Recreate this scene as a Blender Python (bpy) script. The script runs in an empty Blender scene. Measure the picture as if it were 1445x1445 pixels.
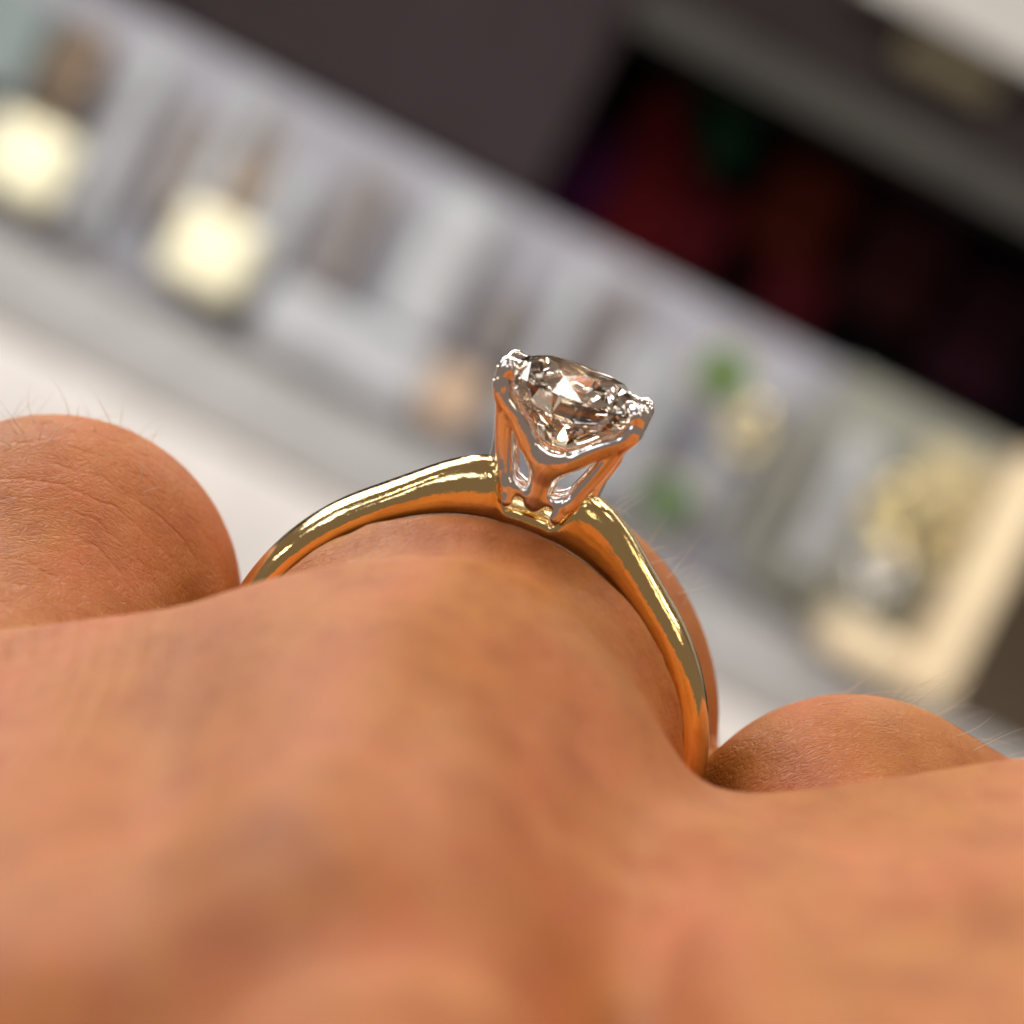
import bpy, math, random
import numpy as np
from mathutils import Matrix, Vector

random.seed(7); np.random.seed(7)
S = 0.1                                   # 1 mm = 0.1 units (1 unit = 1 cm)
scene = bpy.context.scene
scene.unit_settings.scale_length = 0.01
R = math.radians

# ------------------------------------------------------------------ camera, world, lamps, exposure
ROLL = R(27.0)
HAND = Matrix.Rotation(-ROLL, 4, 'Y')      # photograph-frame pose of hand and camera against the level room
cam_d = bpy.data.cameras.new('camera'); cam = bpy.data.objects.new('camera', cam_d)
scene.collection.objects.link(cam); scene.camera = cam
cam.matrix_world = HAND @ Matrix.Translation((0, -12.0, 0)) @ Matrix.Rotation(R(90), 4, 'X')
cam_d.lens = 110.8; cam_d.sensor_width = 36; cam_d.clip_start = 0.5; cam_d.clip_end = 5000
cam_d.dof.use_dof = True; cam_d.dof.focus_distance = 11.9
cam_d.dof.aperture_fstop = 0.42; cam_d.dof.aperture_blades = 0

world = bpy.data.worlds.new('World'); scene.world = world; world.use_nodes = True
wb = world.node_tree.nodes['Background']
wb.inputs['Color'].default_value = (0.84, 0.65, 0.52, 1); wb.inputs['Strength'].default_value = 0.23

def lamp(name, loc, target, sx, sy, power, color, spread=180):
    d = bpy.data.lights.new(name, 'AREA'); d.shape = 'RECTANGLE'; d.size = sx; d.size_y = sy
    d.energy = power; d.color = color; d.spread = R(spread)
    o = bpy.data.objects.new(name, d); scene.collection.objects.link(o)
    v = Vector(target) - Vector(loc)
    o.location = loc; o.rotation_euler = v.to_track_quat('-Z', 'Y').to_euler()
    return o
# window daylight, then unseen lamps added for fill, metal reflections and sparkle
LV = HAND.to_3x3()
def place(v): return tuple(LV @ Vector(v))        # directions as seen from the lens
lamp('window_light', place((-16, 22, 32)), (0, 0, 0), 30, 24, 12500, (0.95, 0.97, 1.0))
lamp('cool_stripe_fill', place((-27, -13, 24)), (0, 0, 0), 13, 9, 1500, (0.80, 0.90, 1.0))  # added cool panel, gives the band its pale blue stripe
lamp('front_fill', place((7, -26, 27)), (0, 0, 0), 16, 5, 900, (1.0, 0.96, 0.93))  # added soft panel, lifts the dull reflections in the setting
lamp('rear_cool_fill', place((-15, -29, 15)), (0, 0, 0), 8, 6, 420, (0.82, 0.92, 1.0))  # unseen cool panel added behind the lens for the band's reflections
lamp('overhead_fill', place((8, 2, 34)), (0, 0, 0), 13, 13, 4200, (1.0, 0.91, 0.80))  # added panel above, fills the hand and brightens the rail tops
lamp('warm_streak_fill', place((38, 0, 12)), (0, 0, 0), 5, 10, 620, (1.0, 0.84, 0.58))  # added warm panel for the yellow streak on the right shoulder
lamp('warm_streak_fill', place((18, -34, 11)), (0, 0, 0), 4, 6, 260, (1.0, 0.84, 0.58))  # second added warm panel, behind the lens, for gold reflections
for p_, w_ in (((24, 20, 24), 700), ((-8, -34, 22), 250), ((26, 4, 30), 450), ((8, 34, 16), 420), ((-36, -8, 16), 300), ((18, -30, 26), 250),
               ((-22, -20, 30), 320), ((34, 14, 12), 380), ((2, 26, 34), 420), ((-4, 38, 24), 420), ((36, -4, 26), 380), ((-30, 36, 12), 380), ((16, 32, 30), 420)):
    lamp('sparkle_lamp', place(p_), (0, 0, 0), 2.6, 2.6, w_*1.5, (1.0, 0.90, 0.74))  # lamps added all round to make the diamond and gold sparkle
lamp('display_fill', (2, 30, 30), (0, 50, -4), 44, 4, 8200, (1.0, 0.97, 0.93))  # unseen lamp added to light the display background
lamp('display_fill_spot', (20, 24, 14), (9, 48, 3), 2, 2, 260, (1.0, 0.95, 0.86), 50)  # added to brighten the beige frame end
lamp('display_fill_spot', (-16, 26, 12), (-9, 50, 2), 2, 2, 320, (1.0, 0.97, 0.88), 60)  # added to brighten the gold pendants

scene.view_settings.view_transform = 'Standard'; scene.view_settings.look = 'None'
scene.view_settings.exposure = 0.0; scene.view_settings.gamma = 1.0
cy = scene.cycles
cy.max_bounces = 24; cy.diffuse_bounces = 3; cy.glossy_bounces = 8; cy.transmission_bounces = 22
cy.transparent_max_bounces = 8; cy.caustics_reflective = False; cy.caustics_refractive = False
cy.sample_clamp_indirect = 25.0; cy.use_denoising = True; cy.blur_glossy = 0.3

# ------------------------------------------------------------------ materials
def mat(name, color, rough=0.5, metal=0.0, **kw):
    m = bpy.data.materials.new(name); m.use_nodes = True
    p = m.node_tree.nodes['Principled BSDF']
    p.inputs['Base Color'].default_value = (*color, 1); p.inputs['Roughness'].default_value = rough
    p.inputs['Metallic'].default_value = metal
    for k, v in kw.items(): p.inputs[k.replace('_', ' ')].default_value = v
    return m, m.node_tree.nodes, m.node_tree.links, p

def noise(n, l, coord, scale, detail=3, rough=0.5, dist=0.0):
    t = n.new('ShaderNodeTexNoise'); t.inputs['Scale'].default_value = scale
    t.inputs['Detail'].default_value = detail; t.inputs['Roughness'].default_value = rough
    t.inputs['Distortion'].default_value = dist
    l.new(coord, t.inputs['Vector']); return t.outputs['Fac']

def ramp(n, l, fac, stops):
    r = n.new('ShaderNodeValToRGB'); e = r.color_ramp.elements
    e[0].position, e[0].color = stops[0][0], (*stops[0][1], 1)
    e[1].position, e[1].color = stops[-1][0], (*stops[-1][1], 1)
    for p, c in stops[1:-1]:
        x = e.new(p); x.color = (*c, 1)
    l.new(fac, r.inputs['Fac']); return r.outputs['Color']

def mix(n, l, a, b, fac, mode='MIX'):
    m = n.new('ShaderNodeMix'); m.data_type = 'RGBA'; m.blend_type = mode
    l.new(a, m.inputs[6]) if not isinstance(a, tuple) else setattr(m.inputs[6], 'default_value', (*a, 1))
    l.new(b, m.inputs[7]) if not isinstance(b, tuple) else setattr(m.inputs[7], 'default_value', (*b, 1))
    l.new(fac, m.inputs[0]) if not isinstance(fac, float) else setattr(m.inputs[0], 'default_value', fac)
    return m.outputs[2]

def bump(n, l, h, strength, dist, prev=None):
    b = n.new('ShaderNodeBump'); b.inputs['Strength'].default_value = strength
    b.inputs['Distance'].default_value = dist; l.new(h, b.inputs['Height'])
    if prev: l.new(prev, b.inputs['Normal'])
    return b.outputs['Normal']

def skin_material():
    m, n, l, p = mat('skin', (0.5, 0.23, 0.12), 0.45)
    tc = n.new('ShaderNodeTexCoord').outputs['Object']
    mc = n.new('ShaderNodeMapping'); mc.inputs['Scale'].default_value = (1, 0.45, 1); l.new(tc, mc.inputs['Vector']); mc = mc.outputs[0]
    big = noise(n, l, mc, 1.6, 3, 0.55)
    c = ramp(n, l, big, [(0.30, (0.46, 0.148, 0.021)), (0.45, (0.53, 0.185, 0.034)), (0.60, (0.56, 0.178, 0.046)), (0.76, (0.65, 0.245, 0.080))])
    sm = noise(n, l, mc, 5.5, 4, 0.6)
    c2 = ramp(n, l, sm, [(0.34, (0.80, 0.62, 0.50)), (0.52, (1, 1, 1)), (0.75, (1.12, 1.12, 1.10))])
    c = mix(n, l, c, c2, 0.65, 'MULTIPLY')
    bl = noise(n, l, mc, 2.8, 2, 0.5)
    cb = ramp(n, l, bl, [(0.36, (1.0, 1.0, 0.82)), (0.5, (1, 1, 1)), (0.66, (1.04, 0.84, 0.98))])
    c = mix(n, l, c, cb, 0.45, 'MULTIPLY')
    fine = noise(n, l, tc, 60, 4, 0.7)
    c3 = ramp(n, l, fine, [(0.3, (0.82, 0.76, 0.7)), (0.55, (1, 1, 1)), (0.8, (1.1, 1.12, 1.12))])
    c = mix(n, l, c, c3, 0.55, 'MULTIPLY')
    l.new(c, p.inputs['Base Color'])
    # fine relief: pore cells, stretched creases, soft grain
    mp = n.new('ShaderNodeMapping'); mp.inputs['Scale'].default_value = (1.0, 3.0, 1.0)
    l.new(tc, mp.inputs['Vector'])
    v = n.new('ShaderNodeTexVoronoi'); v.inputs['Scale'].default_value = 26; v.feature = 'DISTANCE_TO_EDGE'
    wn = n.new('ShaderNodeTexNoise'); wn.inputs['Scale'].default_value = 9; l.new(mp.outputs[0], wn.inputs['Vector'])
    add = n.new('ShaderNodeVectorMath'); add.operation = 'MULTIPLY_ADD'
    l.new(wn.outputs['Color'], add.inputs[0]); add.inputs[1].default_value = (0.12, 0.12, 0.12); l.new(mp.outputs[0], add.inputs[2])
    l.new(add.outputs[0], v.inputs['Vector'])
    cells = n.new('ShaderNodeMapRange'); cells.inputs['From Max'].default_value = 0.18
    l.new(v.outputs['Distance'], cells.inputs['Value'])
    b1 = bump(n, l, cells.outputs[0], 0.4, 0.008)
    g = noise(n, l, tc, 45, 5, 0.65)
    b2 = bump(n, l, g, 0.3, 0.012, b1)
    g2 = noise(n, l, tc, 8, 3, 0.5)
    b3 = bump(n, l, g2, 0.35, 0.03, b2)
    # curved creases round the end of the left knuckle
    m2 = n.new('ShaderNodeMapping'); m2.inputs['Location'].default_value = (1.93, 0, 0.62); m2.inputs['Scale'].default_value = (1, 0.3, 1)
    l.new(tc, m2.inputs['Vector'])
    wv = n.new('ShaderNodeTexWave'); wv.wave_type = 'RINGS'; wv.rings_direction = 'Y'
    wv.inputs['Scale'].default_value = 4.2; wv.inputs['Distortion'].default_value = 2.2; wv.inputs['Detail'].default_value = 3; wv.inputs['Detail Scale'].default_value = 2.5
    l.new(m2.outputs[0], wv.inputs['Vector'])
    sh = ramp(n, l, wv.outputs['Fac'], [(0.0, (0, 0, 0)), (0.12, (0.8,)*3), (1.0, (1, 1, 1))])
    sx = n.new('ShaderNodeSeparateXYZ'); l.new(tc, sx.inputs[0])
    mr = n.new('ShaderNodeMapRange'); mr.inputs['From Min'].default_value = -1.0; mr.inputs['From Max'].default_value = -1.3
    l.new(sx.outputs[0], mr.inputs['Value'])
    ms = n.new('ShaderNodeMath'); ms.operation = 'MULTIPLY'; l.new(mr.outputs[0], ms.inputs[0])
    l.new(ramp(n, l, noise(n, l, tc, 3, 2), [(0.42, (0, 0, 0)), (0.62, (1, 1, 1))]), ms.inputs[1])
    cr = mix(n, l, (1.0, 1.0, 1.0), sh, ms.outputs[0])
    b4 = bump(n, l, cr, 0.55, 0.012, b3)
    l.new(b4, p.inputs['Normal'])
    p.inputs['Subsurface Weight'].default_value = 0.35
    p.inputs['Subsurface Radius'].default_value = (1.0, 0.35, 0.16)
    p.inputs['Subsurface Scale'].default_value = 0.14
    p.inputs['Specular IOR Level'].default_value = 0.22
    r = ramp(n, l, g, [(0.3, (0.38,)*3), (0.7, (0.55,)*3)]); l.new(r, p.inputs['Roughness'])
    return m

def metal_material(name, color, rough, scratch):
    m, n, l, p = mat(name, color, rough, 1.0)
    tc = n.new('ShaderNodeTexCoord').outputs['Object']
    mp = n.new('ShaderNodeMapping'); mp.inputs['Scale'].default_value = (1, 4, 1); mp.inputs['Rotation'].default_value = (0.3, 0.5, 0.2)
    l.new(tc, mp.inputs['Vector'])
    a = noise(n, l, mp.outputs[0], 30, 3, 0.6)
    b = bump(n, l, a, scratch, 0.002)
    a2 = noise(n, l, tc, 5, 2, 0.5)
    b = bump(n, l, a2, 0.35, 0.012, b)
    l.new(b, p.inputs['Normal'])
    r = ramp(n, l, noise(n, l, tc, 14, 4, 0.65), [(0.35, (rough*0.5,)*3), (0.7, (rough*1.7,)*3)])
    l.new(r, p.inputs['Roughness'])
    return m

def diamond_material():
    m = bpy.data.materials.new('diamond'); m.use_nodes = True
    n, l = m.node_tree.nodes, m.node_tree.links
    n.remove(n['Principled BSDF']); out = n['Material Output']
    g = n.new('ShaderNodeBsdfGlass'); g.inputs['Color'].default_value = (1.0, 0.985, 0.955, 1)
    g.inputs['Roughness'].default_value = 0.0; g.inputs['IOR'].default_value = 2.42
    l.new(g.outputs[0], out.inputs['Surface'])
    return m

def plain(name, color, rough=0.6, metal=0.0, vary=0.12, scale=0.8, **kw):
    m, n, l, p = mat(name, color, rough, metal, **kw)
    tc = n.new('ShaderNodeTexCoord').outputs['Object']
    f = noise(n, l, tc, scale, 4, 0.6)
    lo = tuple(c*(1-vary) for c in color); hi = tuple(min(1, c*(1+vary)) for c in color)
    l.new(ramp(n, l, f, [(0.3, lo), (0.7, hi)]), p.inputs['Base Color'])
    l.new(bump(n, l, noise(n, l, tc, 25, 3), 0.15, 0.01), p.inputs['Normal'])
    return m

M_SKIN = skin_material()
M_GOLD = metal_material('yellow_gold', (0.95, 0.73, 0.35), 0.07, 0.45)
M_PLAT = metal_material('platinum', (0.95, 0.90, 0.89), 0.06, 0.03)
M_DIAMOND = diamond_material()
M_HAIR, _, _, _ = mat('hair', (0.68, 0.55, 0.42), 0.35)

# ------------------------------------------------------------------ helpers
def link_mesh(name, verts, faces, material, parent=None, smooth=False):
    me = bpy.data.meshes.new(name)
    if isinstance(verts, np.ndarray): verts = verts.tolist()
    if isinstance(faces, np.ndarray): faces = faces.tolist()
    me.from_pydata(verts, [], faces); me.update()
    if smooth: me.polygons.foreach_set('use_smooth', [True]*len(me.polygons))
    me.materials.append(material)
    o = bpy.data.objects.new(name, me); scene.collection.objects.link(o)
    if parent: o.parent = parent
    return o

def tag(o, label=None, cat=None, group=None, kind=None):
    if label: o['label'] = label
    if cat: o['category'] = cat
    if group: o['group'] = group
    if kind: o['kind'] = kind
    return o

def empty(name, matrix):
    o = bpy.data.objects.new(name, None); scene.collection.objects.link(o); o.matrix_world = matrix; return o

def surface_nets(f, lo, hi, h, newton=3):
    """Polygonise f=0 on a grid, then pull the vertices onto the surface."""
    lo = np.array(lo, float); n = [int(math.ceil((hi[i]-lo[i])/h))+1 for i in range(3)]
    ax = [lo[i]+h*np.arange(n[i]) for i in range(3)]
    X, Y, Z = np.meshgrid(*ax, indexing='ij')
    V = f(X, Y, Z)
    nc = (n[0]-1, n[1]-1, n[2]-1)
    acc = np.zeros(nc+(3,)); cnt = np.zeros(nc)
    off = [(i, j, k) for i in (0, 1) for j in (0, 1) for k in (0, 1)]
    def sub(o): return V[o[0]:o[0]+nc[0], o[1]:o[1]+nc[1], o[2]:o[2]+nc[2]]
    for a in off:
        for d in range(3):
            if a[d] == 0:
                b = list(a); b[d] = 1
                va, vb = sub(a), sub(b)
                s = (va < 0) != (vb < 0)
                t = np.where(s, va/np.where(s, va-vb, 1), 0)
                for c in range(3):
                    acc[..., c] += np.where(s, a[c]+(t if c == d else 0), 0)
                cnt += s
    act = cnt > 0
    idx = -np.ones(nc, int); idx[act] = np.arange(act.sum())
    ijk = np.argwhere(act)
    P = lo + h*(ijk + acc[act]/cnt[act][:, None])
    F = []
    for d in range(3):
        e1, e2 = (d+1) % 3, (d+2) % 3
        sl0 = [slice(None)]*3; sl1 = [slice(None)]*3
        sl0[d] = slice(0, n[d]-1); sl1[d] = slice(1, n[d])
        a, b = V[tuple(sl0)], V[tuple(sl1)]
        cr = np.argwhere((a < 0) != (b < 0))
        ok = (cr[:, e1] > 0) & (cr[:, e2] > 0) & (cr[:, e1] < n[e1]-1) & (cr[:, e2] < n[e2]-1)
        cr = cr[ok]
        inside = a[tuple(cr.T)] < 0
        q = []
        for da, db in ((-1, -1), (0, -1), (0, 0), (-1, 0)):
            c = cr.copy(); c[:, e1] += da; c[:, e2] += db
            q.append(idx[tuple(c.T)])
        q = np.stack(q, 1)
        q[~inside] = q[~inside][:, ::-1]
        F.append(q)
    F = np.concatenate(F)
    e = h*0.05
    for _ in range(newton):
        x, y, z = P.T
        v = f(x, y, z)
        g = np.stack([f(x+e, y, z)-v, f(x, y+e, z)-v, f(x, y, z+e)-v], 1)/e
        st = -(v/np.maximum((g**2).sum(1), 1e-3))[:, None]*g
        ln = np.linalg.norm(st, axis=1, keepdims=True)
        P = P + st*np.minimum(1, 0.5*h/np.maximum(ln, 1e-9))
    return P, F

def relax(P, F, it):
    for _ in range(it):
        for lam in (0.5, -0.51):
            A = np.zeros_like(P); c = np.zeros(len(P))
            for a in range(4):
                b = (a+1) % 4
                np.add.at(A, F[:, a], P[F[:, b]]); np.add.at(c, F[:, a], 1)
                np.add.at(A, F[:, b], P[F[:, a]]); np.add.at(c, F[:, b], 1)
            P = P+lam*(A/np.maximum(c, 1)[:, None]-P)
    return P

def smin(a, b, k):
    h = np.clip(0.5+0.5*(b-a)/k, 0, 1)
    return b*(1-h)+a*h - k*h*(1-h)

def cone(x, y, z, A, B, ra, rb, flat=None):
    A = np.array(A, float); B = np.array(B, float); d = B-A
    px, py, pz = x-A[0], y-A[1], z-A[2]
    t = np.clip((px*d[0]+py*d[1]+pz*d[2])/(d@d), 0, 1)
    q = np.sqrt((px-t*d[0])**2+(py-t*d[1])**2+(pz-t*d[2])**2)
    return q-(ra+(rb-ra)*t)

def catmull(pts, n):
    pts = np.array(pts, float); P = np.vstack([2*pts[0]-pts[1], pts, 2*pts[-1]-pts[-2]]); out = []
    for i in range(1, len(P)-2):
        for t in np.linspace(0, 1, n, endpoint=False):
            a, b, c, d = P[i-1:i+3]
            out.append(0.5*((2*b)+(-a+c)*t+(2*a-5*b+4*c-d)*t*t+(-a+3*b-3*c+d)*t**3))
    out.append(P[-2]); return np.array(out)

# ------------------------------------------------------------------ ring frame (mm, in the hand's frame)
RC = Vector((-2.2, 0.0, -8.1))
RING_M = Matrix.Translation(RC*S) @ Matrix.Rotation(R(-8), 4, 'Z') @ Matrix.Rotation(R(14.5), 4, 'X') @ Matrix.Rotation(R(21.2), 4, 'Y')
RING_W = HAND @ RING_M
ring_rot = np.array(RING_M.to_3x3())

# ------------------------------------------------------------------ hand
H0X = np.array([-60, -34, -24, -16, -11.5, -8.3, -6, -4, -1.5, 1, 3, 5.4, 8.2, 11.9, 18, 26, 40, 60], float)
H0Z = np.array([-22, -8, -4.6, -3.9, -3.2, -2.3, -1.95, -1.8, -1.85, -2.8, -5.0, -9.2, -9.8, -9.4, -8.4, -9.2, -18, -34], float)
gx = np.linspace(-60, 60, 601); gz = np.interp(gx, H0X, H0Z)
kk = np.exp(-0.5*(np.arange(-12, 13)/4.0)**2); kk /= kk.sum()
gz = np.convolve(np.pad(gz, 12, mode='edge'), kk, mode='valid')
rng = np.random.RandomState(3)
LUMPS = [(rng.uniform(-25, 25), rng.uniform(-75, -16), rng.uniform(3.5, 7.0), rng.uniform(-0.32, 0.32)) for _ in range(26)]

def dorsum_h(x, y):
    h = np.interp(x, gx, gz)
    s = 0.25 - 0.17/(1+np.exp(-(x-4.5)/1.3)) + 0.02*np.clip(x-8, 0, 20)/10
    d = -12-y
    near = np.clip(d, 0, None)
    soft = 1-np.exp(-near/14)
    hs = np.interp(x, gx, np.convolve(np.pad(gz, 30, mode='edge'), np.ones(61)/61, mode='valid'))
    h = h*(1-soft)+hs*soft
    h = h - s*near
    h = h - 0.06*np.clip(-d-0.5, 0, None)**2                # falls away into the gaps between the fingers
    w = 1/(1+np.exp(-(near-6)/3))
    h = h - 2.2*w*np.exp(-((x-2.9)/2.0)**2) + 1.2*w*np.exp(-((x+3.6)/4.6)**2)
    h = h - 0.9*w*np.exp(-((x+11.5-0.08*d)/2.4)**2)
    h = h - 1.5*np.exp(-((y+46-0.12*(x+7))/2.6)**2)/(1+np.exp((x+2.5)/1.2)) + 1.0*np.exp(-((y+39)/4.5)**2-((x+8)/5)**2)
    h = h + 1.3*np.exp(-((y+50)/3.0)**2-((x-0.3)/2.2)**2) - 0.8*np.exp(-((y+34+0.5*(x-12))/4)**2)/(1+np.exp(-(x-7)))
    for lx, ly, lr, lh in LUMPS:
        h = h + lh*np.exp(-((x-lx)**2+(y-ly)**2)/(lr*lr))
    return h

AX = ring_rot @ np.array([0, 1, 0.0])
def ring_coords(x, y, z):
    px, py, pz = x-RC.x, y-RC.y, z-RC.z
    a = px*AX[0]+py*AX[1]+pz*AX[2]
    r = np.sqrt(np.maximum((px-a*AX[0])**2+(py-a*AX[1])**2+(pz-a*AX[2])**2, 1e-6))
    return a, r

def chain(x, y, z, pts, rad, k=2.0):
    v = None
    for i in range(len(pts)-1):
        c = cone(x, y, z, pts[i], pts[i+1], rad[i], rad[i+1])
        v = c if v is None else smin(v, c, k)
    return v

def hand_sdf(x, y, z):
    ring_f = chain(x, y, z, [(-3.6, -34, -20), (-2.6, -13, -11.6), (-2.25, -0.5, -8.25), (-1.4, 9, -8.3), (-0.9, 15, -10), (-0.5, 26, -20), (-0.5, 34, -32)],
                   [9.5, 7.9, 8.2, 9.35, 9.2, 8.4, 7.5])
    left_f = chain(x, y, z, [(-20, -30, -19), (-19.2, -4, -11.0), (-18.5, 7, -3.65), (-18.8, 16, -6.4), (-19.2, 26, -18), (-19.5, 34, -30)],
                   [8, 7.0, 7.1, 7.3, 7.2, 6.8])
    right_f = chain(x, y, z, [(14.5, -32, -21), (13.6, -5, -18.0), (13.1, 3, -14.2), (14.6, 14, -16), (16, 26, -24), (17, 34, -34)],
                    [9, 6.7, 6.5, 6.8, 6.6, 6.0])
    right_b = cone(x, y, z, (14, 6, -14.7), (20.5, 8, -16.6), 6.3, 6.0)
    right_f = smin(right_f, right_b, 2.5)
    far_f = chain(x, y, z, [(-36, -30, -22), (-36, 0, -14), (-36, 18, -14), (-35, 30, -26)], [10, 8, 7.8, 7])
    d = dorsum_h(x, y)
    slab = (z-d)*0.86
    slab = np.maximum(slab, (-40-z))
    slab = np.maximum(slab, y-9-np.clip(-z-6, 0, 30)*0.4)
    v = smin(ring_f, slab, 1.9)
    v = smin(v, left_f, 0.8)
    v = smin(v, right_f, 0.8)
    v = smin(v, far_f, 2.0)
    # flesh gives way under the band and swells on both sides of it
    a, r = ring_coords(x, y, z)
    near = np.exp(-np.clip(np.abs(r-8.6)-1.6, 0, None)**2/0.8)
    v = v + near*(0.55*np.exp(-(a/1.35)**4) - 0.22*np.exp(-((a+2.4)/0.9)**2) - 0.30*np.exp(-((a-2.6)/1.1)**2))
    # small crumpled folds beside the band
    v = v - near*np.exp(-((a+2.6)/1.6)**2)*0.045*np.sin(a*5.2+1.3*np.sin(x*1.1+z*0.9)+0.8*np.sin(z*2.3))
    return v

P, F = surface_nets(hand_sdf, (-46, -92, -42), (46, 40, 8), 0.62)
hand_root = empty('hand', HAND)
tag(hand_root, 'knuckles and fingers of a tanned bare hand wearing the ring', 'hand')
skin = link_mesh('skin', P*S, F, M_SKIN, hand_root, smooth=True)

# fine hairs: thin tapered tubes rooted on the skin
def hair_mesh():
    V, Fc = [], []
    def add(path, r0):
        base = len(V); k = len(path)
        for i, p in enumerate(path):
            rr = r0*(1-i/(k-0.6))
            t = path[min(i+1, k-1)]-path[max(i-1, 0)]; t = t/np.linalg.norm(t)
            u = np.cross(t, (0.3, 1, 0.2)); u /= np.linalg.norm(u); w = np.cross(t, u)
            for j in range(3):
                an = j*2.0944
                V.append(tuple((p+rr*(math.cos(an)*u+math.sin(an)*w))*S))
        for i in range(k-1):
            for j in range(3):
                a0 = base+3*i+j; a1 = base+3*i+(j+1) % 3
                Fc.append((a0, a1, a1+3, a0+3))
    def root(x, y, z0=10.0):
        zs = np.arange(z0, -25, -0.05)
        v = hand_sdf(np.full_like(zs, x), np.full_like(zs, y), zs)
        i = int(np.argmax(v < 0)); return np.array((x, y, zs[i]-0.05))
    def hair(x, y, dx, dy, dz, L, curl, r0=0.022):
        p = root(x, y); d = np.array((dx, dy, dz), float); d /= np.linalg.norm(d); path = [p]
        ax = np.array((random.uniform(-1, 1), random.uniform(-0.5, 0.5), random.uniform(-1, 0.3)))
        for i in range(9):
            d = d+ax*curl*0.14; d /= np.linalg.norm(d); p = p+d*L/9; path.append(p)
        add(path, r0)
    for _ in range(30):      # left finger
        x = random.uniform(-20.5, -14.2)
        hair(x, random.uniform(2, 9), random.uniform(-0.8, 0.8), random.uniform(-0.7, 0.2), random.uniform(0.3, 1.0), random.uniform(1.0, 2.3), random.uniform(0.5, 1.8), 0.021)
    for _ in range(38):      # right finger, combed down to the right
        x = random.uniform(9.5, 21)
        hair(x, random.uniform(1, 10), random.uniform(0.6, 1.5), random.uniform(-0.6, 0.3), random.uniform(0.25, 0.9), random.uniform(1.4, 3.6), random.uniform(0.3, 1.2), 0.019)
    for _ in range(16):      # behind the band
        x = random.uniform(2.5, 7.0)
        hair(x, random.uniform(5, 11), random.uniform(0.0, 1.4), random.uniform(-0.4, 0.3), random.uniform(0.1, 0.9), random.uniform(1.2, 2.6), random.uniform(0.2, 1.0), 0.022)
    return V, Fc
V, Fc = hair_mesh()
tag(link_mesh('fine_hair', V, Fc, M_HAIR, hand_root, smooth=True), 'sparse fair hairs on the finger backs', kind='stuff')

# ------------------------------------------------------------------ ring
ring = empty('diamond_ring', RING_W)
tag(ring, 'yellow gold solitaire ring with one round diamond, worn on the middle of three fingers', 'ring')

def smooth01(t): t = np.clip(t, 0, 1); return t*t*(3-2*t)
def band_mesh():
    N, K = 560, 64
    V = []
    for i in range(N):
        ph = 2*math.pi*i/N
        ph = (ph+math.pi) % (2*math.pi)-math.pi
        ad = abs(math.degrees(ph))
        ri = 8.42
        ro = 9.72 + 0.95*float(smooth01((44-ad)/34))**1.7
        cut = float(smooth01((ad-5.2)/4.4))
        ro = 9.30*(1-cut)+ro*cut
        w = 2.5 - 0.4*float(smooth01((60-ad)/50)) + 0.25*float(smooth01((20-ad)/12))*cut
        rm = ri+0.28*(ro-ri); ht = 0.72*(ro-ri); hb = 0.28*(ro-ri)
        for j in range(K):
            t = 2*math.pi*j/K
            ca, sa = math.cos(t), math.sin(t)
            if sa >= 0:
                sq = float(smooth01((75-ad)/50)); a = w/2*math.copysign(abs(ca)**(2/(2.1+0.5*sq)), ca); r = rm+ht*abs(sa)**(2/(2.2+0.5*sq))
            else:
                a = w/2*math.copysign(abs(ca)**(2/(2.1+0.5*float(smooth01((75-ad)/50)))), ca); r = rm-hb*abs(sa)**(2/2.6)
            V.append((r*math.sin(ph)*S, a*S, r*math.cos(ph)*S))
    Fc = []
    for i in range(N):
        i2 = (i+1) % N
        for j in range(K):
            j2 = (j+1) % K
            Fc.append((i*K+j, i*K+j2, i2*K+j2, i2*K+j))
    return V, Fc
V, Fc = band_mesh()
band = link_mesh('band', V, Fc, M_GOLD, ring, smooth=True)

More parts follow.
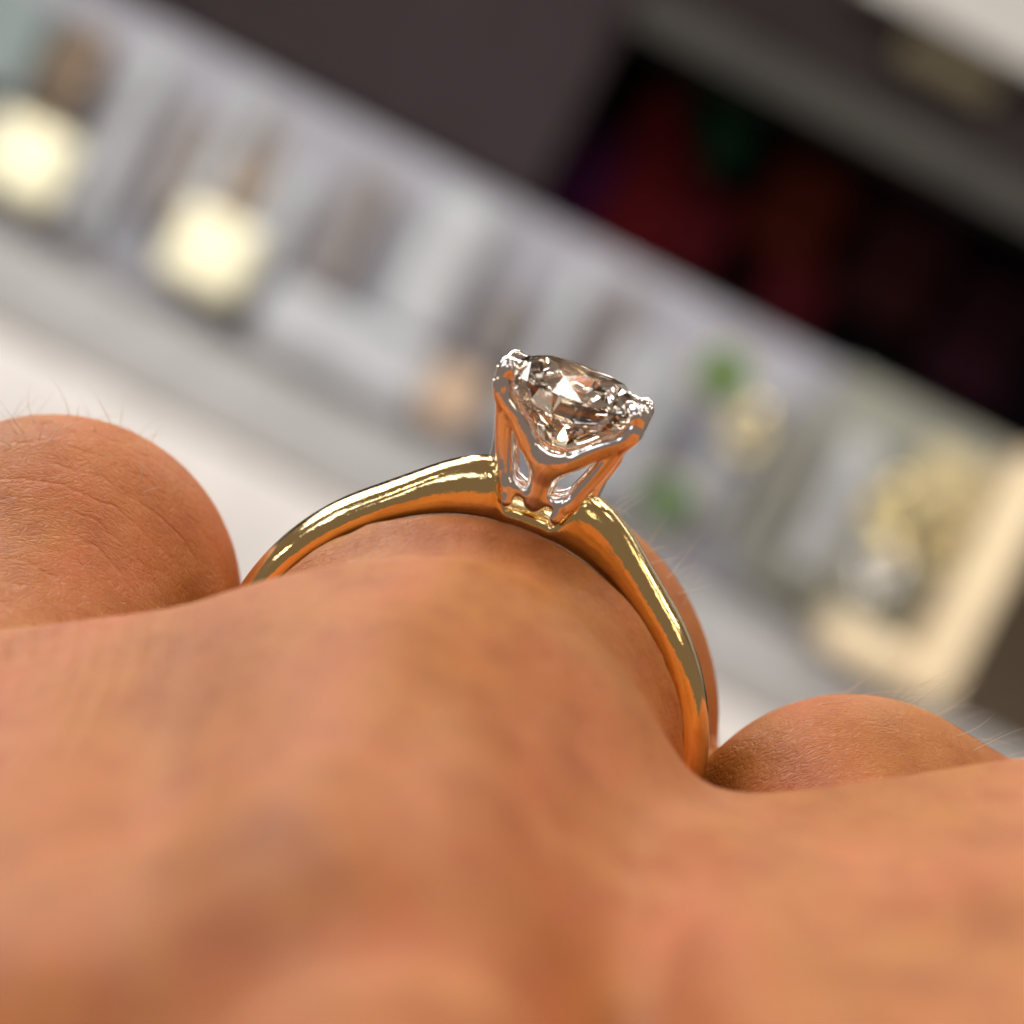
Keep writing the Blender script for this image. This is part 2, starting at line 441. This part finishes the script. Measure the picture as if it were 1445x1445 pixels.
HEAD_UP = 0.60
GZ, GR = 13.15, 2.88         # girdle height and radius (before the lift)
PX, PY = 2.44, 1.55          # where the four prongs stand
def setting_sdf(x, y, z):
    z = z - HEAD_UP
    ax, ay = np.abs(x), np.abs(y)          # mirrored left-right and front-back
    def path(pts, rad, n=6, k=0.12):
        P_ = catmull(pts, n); Rr = np.interp(np.linspace(0, 1, len(P_)), np.linspace(0, 1, len(rad)), rad); v = None
        for i in range(len(P_)-1):
            c = cone(ax, ay, z, P_[i], P_[i+1], Rr[i], Rr[i+1])
            v = c if v is None else np.minimum(v, c)
        return v
    # scooped rail in front and behind the stone, from prong down to the stem
    rail = path([(PX+0.12, PY, GZ+0.25), (PX+0.02, PY+0.04, GZ-0.7), (1.58, 1.58, 11.70), (0.75, 1.45, 10.90), (0.0, 1.38, 10.55)], [0.37, 0.36, 0.37, 0.46, 0.58])
    stem = path([(0, 1.32, 10.50), (0, 1.2, 9.8), (0, 1.0, 9.0)], [0.58, 0.50, 0.46])
    arch = path([(0, 1.2, 9.25), (0.5, 1.1, 9.12), (1.05, 1.15, 9.25)], [0.26, 0.20, 0.28])
    leg = path([(PX+0.05, PY, GZ-0.5), (PX-0.22, PY-0.12, 12.0), (1.88, 1.2, 10.9), (1.42, 1.12, 9.75), (1.05, 1.2, 9.05), (0.95, 1.26, 8.65)], [0.40, 0.36, 0.34, 0.33, 0.28, 0.22])
    sidel = path([(2.35, 0.8, 12.0), (2.25, 0.0, 11.3), (1.9, 0.0, 10.3), (1.75, 0, 8.9)], [0.2, 0.26, 0.34, 0.4])
    v = smin(rail, stem, 0.45); v = smin(v, leg, 0.14); v = smin(v, arch, 0.18); v = smin(v, sidel, 0.15)
    # seat cut for the stone
    r = np.sqrt(x*x+y*y)
    pav = (r-GR*np.clip((z-(GZ-0.86*GR))/(0.86*GR), 0, 1.02))*0.75
    pav = np.maximum(pav, z-GZ-0.9)
    return np.maximum(v, -(pav-0.03))
P, F = surface_nets(setting_sdf, (-3.6, -2.6, 8.4), (3.6, 2.6, 14.6), 0.05, 2)
P = relax(P, F, 3)
setting = link_mesh('setting', P*S, F, M_PLAT, ring, smooth=True)
tag(setting, 'pale platinum four prong head with scooped rails')

def claw_mesh():
    def f(x, y, z):
        a = cone(x, y, z, (0.0, 0, -0.25), (-0.02, 0, 0.02), 0.385, 0.385)
        b = cone(x, y*0.85, z, (-0.02, 0, 0.02), (-0.55, 0, 0.26), 0.385, 0.20)
        return smin(a, b, 0.15)
    return surface_nets(f, (-0.8, -0.6, -1.2), (0.8, 0.6, 1.0), 0.045, 3)
P, F = claw_mesh()
P = relax(P, F, 6)
claw0 = None
for sx in (-1, 1):
    for sy in (-1, 1):
        if claw0 is None:
            c = claw0 = link_mesh('claw', P*S, F, M_PLAT, setting, smooth=True)
        else:
            c = claw0.copy(); scene.collection.objects.link(c); c.parent = setting
        an = math.atan2(sy*PY, sx*PX)
        c.location = (sx*(PX+0.12)*S, sy*PY*S, (GZ+HEAD_UP+0.12)*S); c.rotation_euler = (0, 0, an)

def brilliant(Rg=2.9):
    rt, zc, zp, gt = 0.56*Rg, 0.30*Rg, 0.86*Rg, 0.07
    V = []; idx = {}
    def v(k, r, a, z):
        idx[k] = len(V); V.append((r*math.cos(a)*S, r*math.sin(a)*S, (z+GZ+HEAD_UP)*S))
    step = math.pi/4
    ct = rt*math.cos(step/2); rho_in = ct+0.5*(Rg-ct)
    for k in range(8):
        a, b = k*step, (k+0.5)*step
        v(('T', k), rt, a, zc+gt/2)
        rho = rho_in*math.cos(step/2)
        v(('M', k), rho_in, b, zc*(Rg-rho)/(Rg-rt)+gt/2)
        v(('G', k), Rg, a, gt/2); v(('H', k), Rg, b, gt/2)
        v(('g', k), Rg, a, -gt/2); v(('h', k), Rg, b, -gt/2)
        rp = 0.24*Rg; rho = rp*math.cos(step/2)
        v(('P', k), rp, b, -zp*(1-rho/Rg)-gt/2)
    v('C', 0, 0, -zp-gt/2)
    I = idx; Fc = [tuple(I[('T', k)] for k in range(8))]
    for k in range(8):
        n = (k+1) % 8; p = (k-1) % 8
        Fc += [(I[('T', k)], I[('M', k)], I[('T', n)]),
               (I[('T', k)], I[('M', p)], I[('G', k)], I[('M', k)]),
               (I[('M', k)], I[('G', k)], I[('H', k)]), (I[('M', k)], I[('H', k)], I[('G', n)]),
               (I[('G', k)], I[('g', k)], I[('h', k)], I[('H', k)]), (I[('H', k)], I[('h', k)], I[('g', n)], I[('G', n)]),
               (I[('P', k)], I[('h', k)], I[('g', k)]), (I[('P', k)], I[('g', n)], I[('h', k)]),
               (I['C'], I[('P', k)], I[('g', k)], I[('P', p)])]
    return V, Fc
LEAN = Matrix.Translation((0, 0, 0.95)) @ Matrix.Rotation(R(-8), 4, 'X') @ Matrix.Translation((0, 0, -0.95))   # the head leans back a little
setting.matrix_local = LEAN
V, Fc = brilliant()
dia = link_mesh('diamond', V, Fc, M_DIAMOND, ring)
me = dia.data
import bmesh
bm = bmesh.new(); bm.from_mesh(me); bmesh.ops.recalc_face_normals(bm, faces=bm.faces); bm.to_mesh(me); bm.free()
dia.matrix_local = LEAN @ Matrix.Rotation(R(9), 4, 'Z')

# ------------------------------------------------------------------ the shop display behind (level world, units cm)
K = 0.0135          # layout step: one unit of the sketch at 60 cm from the lens
def BX(verts, faces, x0, x1, y0, y1, z0, z1, bev=0.0):
    b = len(verts)
    for x in (x0, x1):
        for y in (y0, y1):
            for z in (z0, z1): verts.append((x, y, z))
    for f in ((0, 1, 3, 2), (4, 6, 7, 5), (0, 4, 5, 1), (2, 3, 7, 6), (0, 2, 6, 4), (1, 5, 7, 3)):
        faces.append(tuple(b+i for i in f))
def box(name, u0, u1, v0, v1, y0, y1, m, parent=None, bev=0.05):
    V, Fc = [], []
    q = K*(12+y0)/60        # deeper pieces are laid out larger, at their true distance
    BX(V, Fc, u0*q, u1*q, y0, y1, v0*q, v1*q)
    o = link_mesh(name, V, Fc, m, parent)
    bm = bmesh.new(); bm.from_mesh(o.data); bmesh.ops.recalc_face_normals(bm, faces=bm.faces)
    if bev: bmesh.ops.bevel(bm, geom=bm.edges[:], offset=bev, segments=2, affect='EDGES', profile=0.5)
    bm.to_mesh(o.data); bm.free()
    return o
def sweep(name, pts, rad, m, parent=None, closed=False, seg=10):
    V, Fc = [], []; n = len(pts); pts = [Vector(p) for p in pts]
    for i, p in enumerate(pts):
        t = (pts[(i+1) % n]-pts[i-1]) if closed else (pts[min(i+1, n-1)]-pts[max(i-1, 0)])
        t.normalize(); ref = Vector((0, 1, 0)) if abs(t.y) < 0.9 else Vector((1, 0, 0))
        u = t.cross(ref).normalized(); w = t.cross(u)
        rr = rad[i] if isinstance(rad, (list, tuple)) else rad
        for j in range(seg):
            a = 2*math.pi*j/seg; V.append(tuple(p+rr*(math.cos(a)*u+math.sin(a)*w)))
    for i in range(n if closed else n-1):
        for j in range(seg):
            a, b = i*seg+j, i*seg+(j+1) % seg; c = ((i+1) % n)*seg
            Fc.append((a, b, c+(j+1) % seg, c+j))
    if not closed:
        Fc.append(tuple(range(seg))); Fc.append(tuple((n-1)*seg+j for j in reversed(range(seg))))
    return link_mesh(name, V, Fc, m, parent, smooth=True)
def lathe(name, prof, m, parent, center, seg=24, axis='z'):
    V, Fc = [], []
    for r, z in prof:
        for j in range(seg):
            a = 2*math.pi*j/seg; x, y = r*math.cos(a), r*math.sin(a)
            V.append((center[0]+x, center[1]+(z if axis == 'y' else y), center[2]+(y if axis == 'y' else z)))
    for i in range(len(prof)-1):
        for j in range(seg):
            j2 = (j+1) % seg; Fc.append((i*seg+j, i*seg+j2, (i+1)*seg+j2, (i+1)*seg+j))
    Fc.append(tuple(range(seg))); Fc.append(tuple((len(prof)-1)*seg+j for j in reversed(range(seg))))
    return link_mesh(name, V, Fc, m, parent, smooth=True)
def at(u, v, y): q = K*(12+y)/60; return Matrix.Translation((u*q, y, v*q))

WHITE = plain('white_counter', (0.86, 0.82, 0.80), 0.5)
GREY = plain('grey_strip', (0.38, 0.38, 0.385), 0.5)
DGREY = plain('shadow_grey', (0.17, 0.155, 0.155), 0.6)  # dark colour standing in for the shadow under the tray
LAV = plain('lavender_velvet', (0.36, 0.36, 0.41), 0.85, vary=0.2, scale=0.5)
LAV2 = plain('pale_velvet', (0.47, 0.485, 0.52), 0.8, vary=0.15)
BRN = plain('taupe_velvet', (0.23, 0.205, 0.20), 0.85)
BEIGE = plain('beige_leather', (0.92, 0.74, 0.50), 0.5)
CREAM = plain('cream_card', (0.26, 0.265, 0.225), 0.7)
TAUPE = plain('taupe_panel', (0.046, 0.033, 0.037), 0.6, Specular_IOR_Level=0.1)
TAUPE2 = plain('warm_taupe_panel', (0.32, 0.25, 0.18), 0.7)
RAIL = plain('grey_rail', (0.065, 0.062, 0.056), 0.5, Specular_IOR_Level=0.1)
BLACK = plain('black_cloth', (0.004, 0.002, 0.004), 0.9, Specular_IOR_Level=0.1)
G_GOLD = plain('blurred_gold', (0.95, 0.78, 0.42), 0.28, 1.0)
G_PALE = plain('pale_gold', (1.0, 0.93, 0.68), 0.45, 0.25, vary=0.04)
CHAIN = plain('dull_gold', (0.55, 0.36, 0.12), 0.4, 0.8)
SHINY, _, _, _ = mat('polished_gold', (1.0, 0.85, 0.5), 0.12, 1.0)
SILVER = plain('silver', (0.85, 0.86, 0.88), 0.25, 1.0)
OLIVE = plain('olive_card', (0.11, 0.085, 0.04), 0.6)

# counter, walls
tag(box('counter', -2600, 2200, -900, -106, 46, 60, WHITE), kind='structure')
o = box('counter_strip', -2600, 2200, -104, 22, 48.6, 60, GREY); tag(o, kind='structure')
o = box('counter_groove', -2600, 2200, -98, -72, 48.3, 48.55, plain('groove_grey', (0.30, 0.28, 0.27), 0.6)); tag(o, kind='structure')
tag(box('wall', -3000, 3000, -900, 2600, 70, 72, TAUPE2), kind='structure')
cab = empty('wall_cabinet', at(0, 600, 56))
def cbox(name, *a, **k):
    o = box(name, *a, **k); o.parent = cab; o.matrix_parent_inverse = cab.matrix_world.inverted(); return o
tag(cab, 'dark cabinet above the display tray with a grey rail across its top', 'cabinet')
cbox('side_panel', -2600, -172, 402, 1400, 56, 58, TAUPE)
cbox('back_panel', -170, 2200, 398, 690, 60, 61, BLACK)
cbox('rail', -168, 2200, 690, 750, 55, 57, RAIL)
cbox('header_board', -168, 2200, 752, 884, 56, 58, plain('header_brown', (0.030, 0.022, 0.021), 0.6, Specular_IOR_Level=0.1))
tag(box('ceiling_panel', 100, 2400, 888, 1700, 55, 58, plain('pale_wall', (0.62, 0.60, 0.57), 0.7)), kind='structure')
# coloured packages standing inside the dark cabinet
for (u, v, w, h, c, word) in [(-40, 505, 110, 250, (0.11, 0.003, 0.006), 'deep red'), (55, 470, 90, 130, (0.10, 0.003, 0.008), 'short crimson'),
                              (-110, 470, 80, 150, (0.05, 0.002, 0.04), 'purple'), (10, 615, 110, 110, (0.010, 0.05, 0.022), 'dark green'),
                              (170, 560, 120, 140, (0.10, 0.012, 0.003), 'rust brown'), (210, 450, 100, 110, (0.07, 0.002, 0.006), 'dark wine red'),
                              (330, 560, 130, 170, (0.045, 0.008, 0.008), 'brown red'), (370, 660, 60, 40, (0.010, 0.006, 0.05), 'navy blue'),
                              (480, 520, 120, 180, (0.03, 0.004, 0.012), 'plum coloured')]:
    b = box('gift_bag', u-w/2, u+w/2, v-h/2, v+h/2, 58.4, 59.6, plain('bag_'+word.replace(' ', '_'), tuple(0.42*q for q in c), 0.9, vary=0.4, Specular_IOR_Level=0.1, scale=1.2), bev=0.15)
    tag(b, f'blurred {word} package inside the dark cabinet behind the diamond', 'package', 'coloured packages in the dark cabinet')
b = box('price_card', 190, 340, 815, 860, 55.6, 55.9, OLIVE)
tag(b, 'olive gold card on the brown header board at the top right', 'card')

# display tray
tray = empty('display_tray', at(-100, 30, 52))
tag(tray, 'long pale jewellery tray with lavender grey velvet and a beige frame end', 'display tray')
def tbox(name, *a, **k):
    o = box(name, *a, **k); o.parent = tray; o.matrix_parent_inverse = tray.matrix_world.inverted(); return o
tbox('velvet_back', -2400, 470, 34, 392, 51.0, 52.0, LAV)
tbox('cream_back', 330, 604, 60, 398, 50.6, 50.95, CREAM)
tbox('base_shadow', -2400, 470, 12, 40, 48.8, 50.9, DGREY)  # strip coloured as the shadow line along the tray's foot
tbox('frame_side', 608, 668, 26, 410, 47.6, 50.9, BEIGE, bev=0.2)
tbox('frame_bottom', 468, 606, 30, 84, 47.6, 50.9, BEIGE, bev=0.2)
tbox('end_shadow', 300, 700, 2, 26, 48.9, 50.9, DGREY)  # the same painted shadow line carried on to the right end
tbox('pale_insert', -450, -190, 42, 150, 49.6, 50.9, LAV2, bev=0.3)
tbox('pale_insert', -300, -200, 152, 370, 50.0, 50.9, LAV2, bev=0.3)
for u, w, m in [(-735, 40, LAV2), (-640, 70, BRN), (-590, 36, LAV2), (-480, 44, LAV2), (-385, 62, BRN), (-130, 58, BRN), (-60, 36, LAV2), (10, 40, BRN), (60, 50, LAV2), (110, 44, LAV2), (240, 60, LAV2), (315, 34, BRN), (400, 60, LAV2), (-900, 40, LAV2), (-980, 60, BRN)]:
    v0 = random.uniform(110, 170) if m is BRN else random.uniform(55, 120)
    tbox('divider', u-w/2, u+w/2, v0, random.uniform(270, 372), 50.2, 50.9, m, bev=0.15)

def pendant(u, v, word):
    o = empty('gold_pendant', at(u, v, 49.6))
    tag(o, f'bright pale gold square pendant hanging in the tray, {word}', 'pendant', 'gold pendants hanging in the tray')
    c = (0, 0, 0)
    V, Fc = [], []
    BX(V, Fc, -64*K, 64*K, -0.25, 0.25, -60*K, 60*K)
    b = link_mesh('plate', V, Fc, G_PALE, o)
    bm = bmesh.new(); bm.from_mesh(b.data); bmesh.ops.recalc_face_normals(bm, faces=bm.faces)
    bmesh.ops.bevel(bm, geom=bm.edges[:], offset=0.24, segments=4, affect='EDGES', profile=0.5); bm.to_mesh(b.data); bm.free()
    for s in (-1, 1):
        sweep('chain', [(s*0.10, 0, 50*K), (s*0.20, 0.3, 120*K), (s*0.18, 0.4, 215*K)], 0.07, CHAIN, o)
    return o
pendant(-545, 132, 'at the foot of the second chain'); pendant(-835, 130, 'at the left edge of the photo')

def gem(u, v, c, word, r=0.42):
    o = empty('green_gem', at(u, v, 49.3))
    tag(o, word, 'gemstone', 'green gems in the tray')
    m = plain('emerald', c, 0.15, vary=0.3)
    lathe('stone', [(0.02, -0.25), (r*0.6, -0.18), (r, 0.0), (r*0.7, 0.16), (r*0.6, 0.2)], m, o, (0, 0, 0), 12, 'y')
    sweep('bezel', [(r*1.06*math.cos(a), 0, r*1.06*math.sin(a)) for a in np.linspace(0, 2*math.pi, 24, endpoint=False)], 0.05, G_GOLD, o, True)
gem(178, 306, (0.02, 0.16, 0.015), 'leaf green gem near the top edge of the tray', 0.50)
gem(189, 112, (0.01, 0.12, 0.045), 'emerald green gem low in the tray beside the ring', 0.50)

def small_ring(u, v, r, m, label, cat='ring'):
    o = empty('small_ring', at(u, v, 49.2))
    tag(o, label, cat, 'small rings shown in the tray')
    sweep('hoop', [(r*math.cos(a), 0, r*math.sin(a)) for a in np.linspace(0, 2*math.pi, 32, endpoint=False)], 0.12, m, o, True)
    lathe('glint_bead', [(0.26*math.cos(a)+0.001, 0.26*math.sin(a)) for a in np.linspace(-1.55, 1.55, 9)], SHINY, o, (0, 0, r+0.2), 18)  # shiny gold ball added so the ring shows a bright disc
small_ring(245, 245, 0.30, G_GOLD, 'small gold ring below the upper green gem')
small_ring(470, 240, 0.34, G_GOLD, 'small gold ring on cream card above the silver ring')
small_ring(560, 228, 0.34, G_GOLD, 'small gold ring closest to the beige frame')
small_ring(497, 160, 0.36, SILVER, 'small silver ring lowest on the cream card')
b = box('gold_strip', 290, 312, 90, 340, 48.9, 49.6, CREAM, bev=0.1)
tag(b, 'upright tan strip between the green gems and the cream card', 'strip')
b = box('yellow_card', 485, 590, 270, 360, 49.8, 50.3, plain('yellow_card', (0.58, 0.48, 0.27), 0.6), bev=0.1)
tag(b, 'pale yellow card in the upper right corner of the tray', 'card')
b = box('brown_card', -880, -800, 230, 340, 49.6, 50.1, plain('brown_card', (0.16, 0.11, 0.07), 0.6), bev=0.1)
tag(b, 'brown card behind the chain at the top left edge of the tray', 'card')
b = box('teal_card', -1000, -890, 200, 350, 49.6, 50.1, plain('teal_card', (0.22, 0.27, 0.28), 0.6), bev=0.1)
tag(b, 'dull teal card at the far upper left of the tray', 'card')
b = box('peach_card', -190, -110, 60, 150, 49.6, 50.1, plain('peach_card', (0.56, 0.40, 0.28), 0.6), bev=0.1)
tag(b, 'peach coloured card in the tray behind the left prong', 'card')
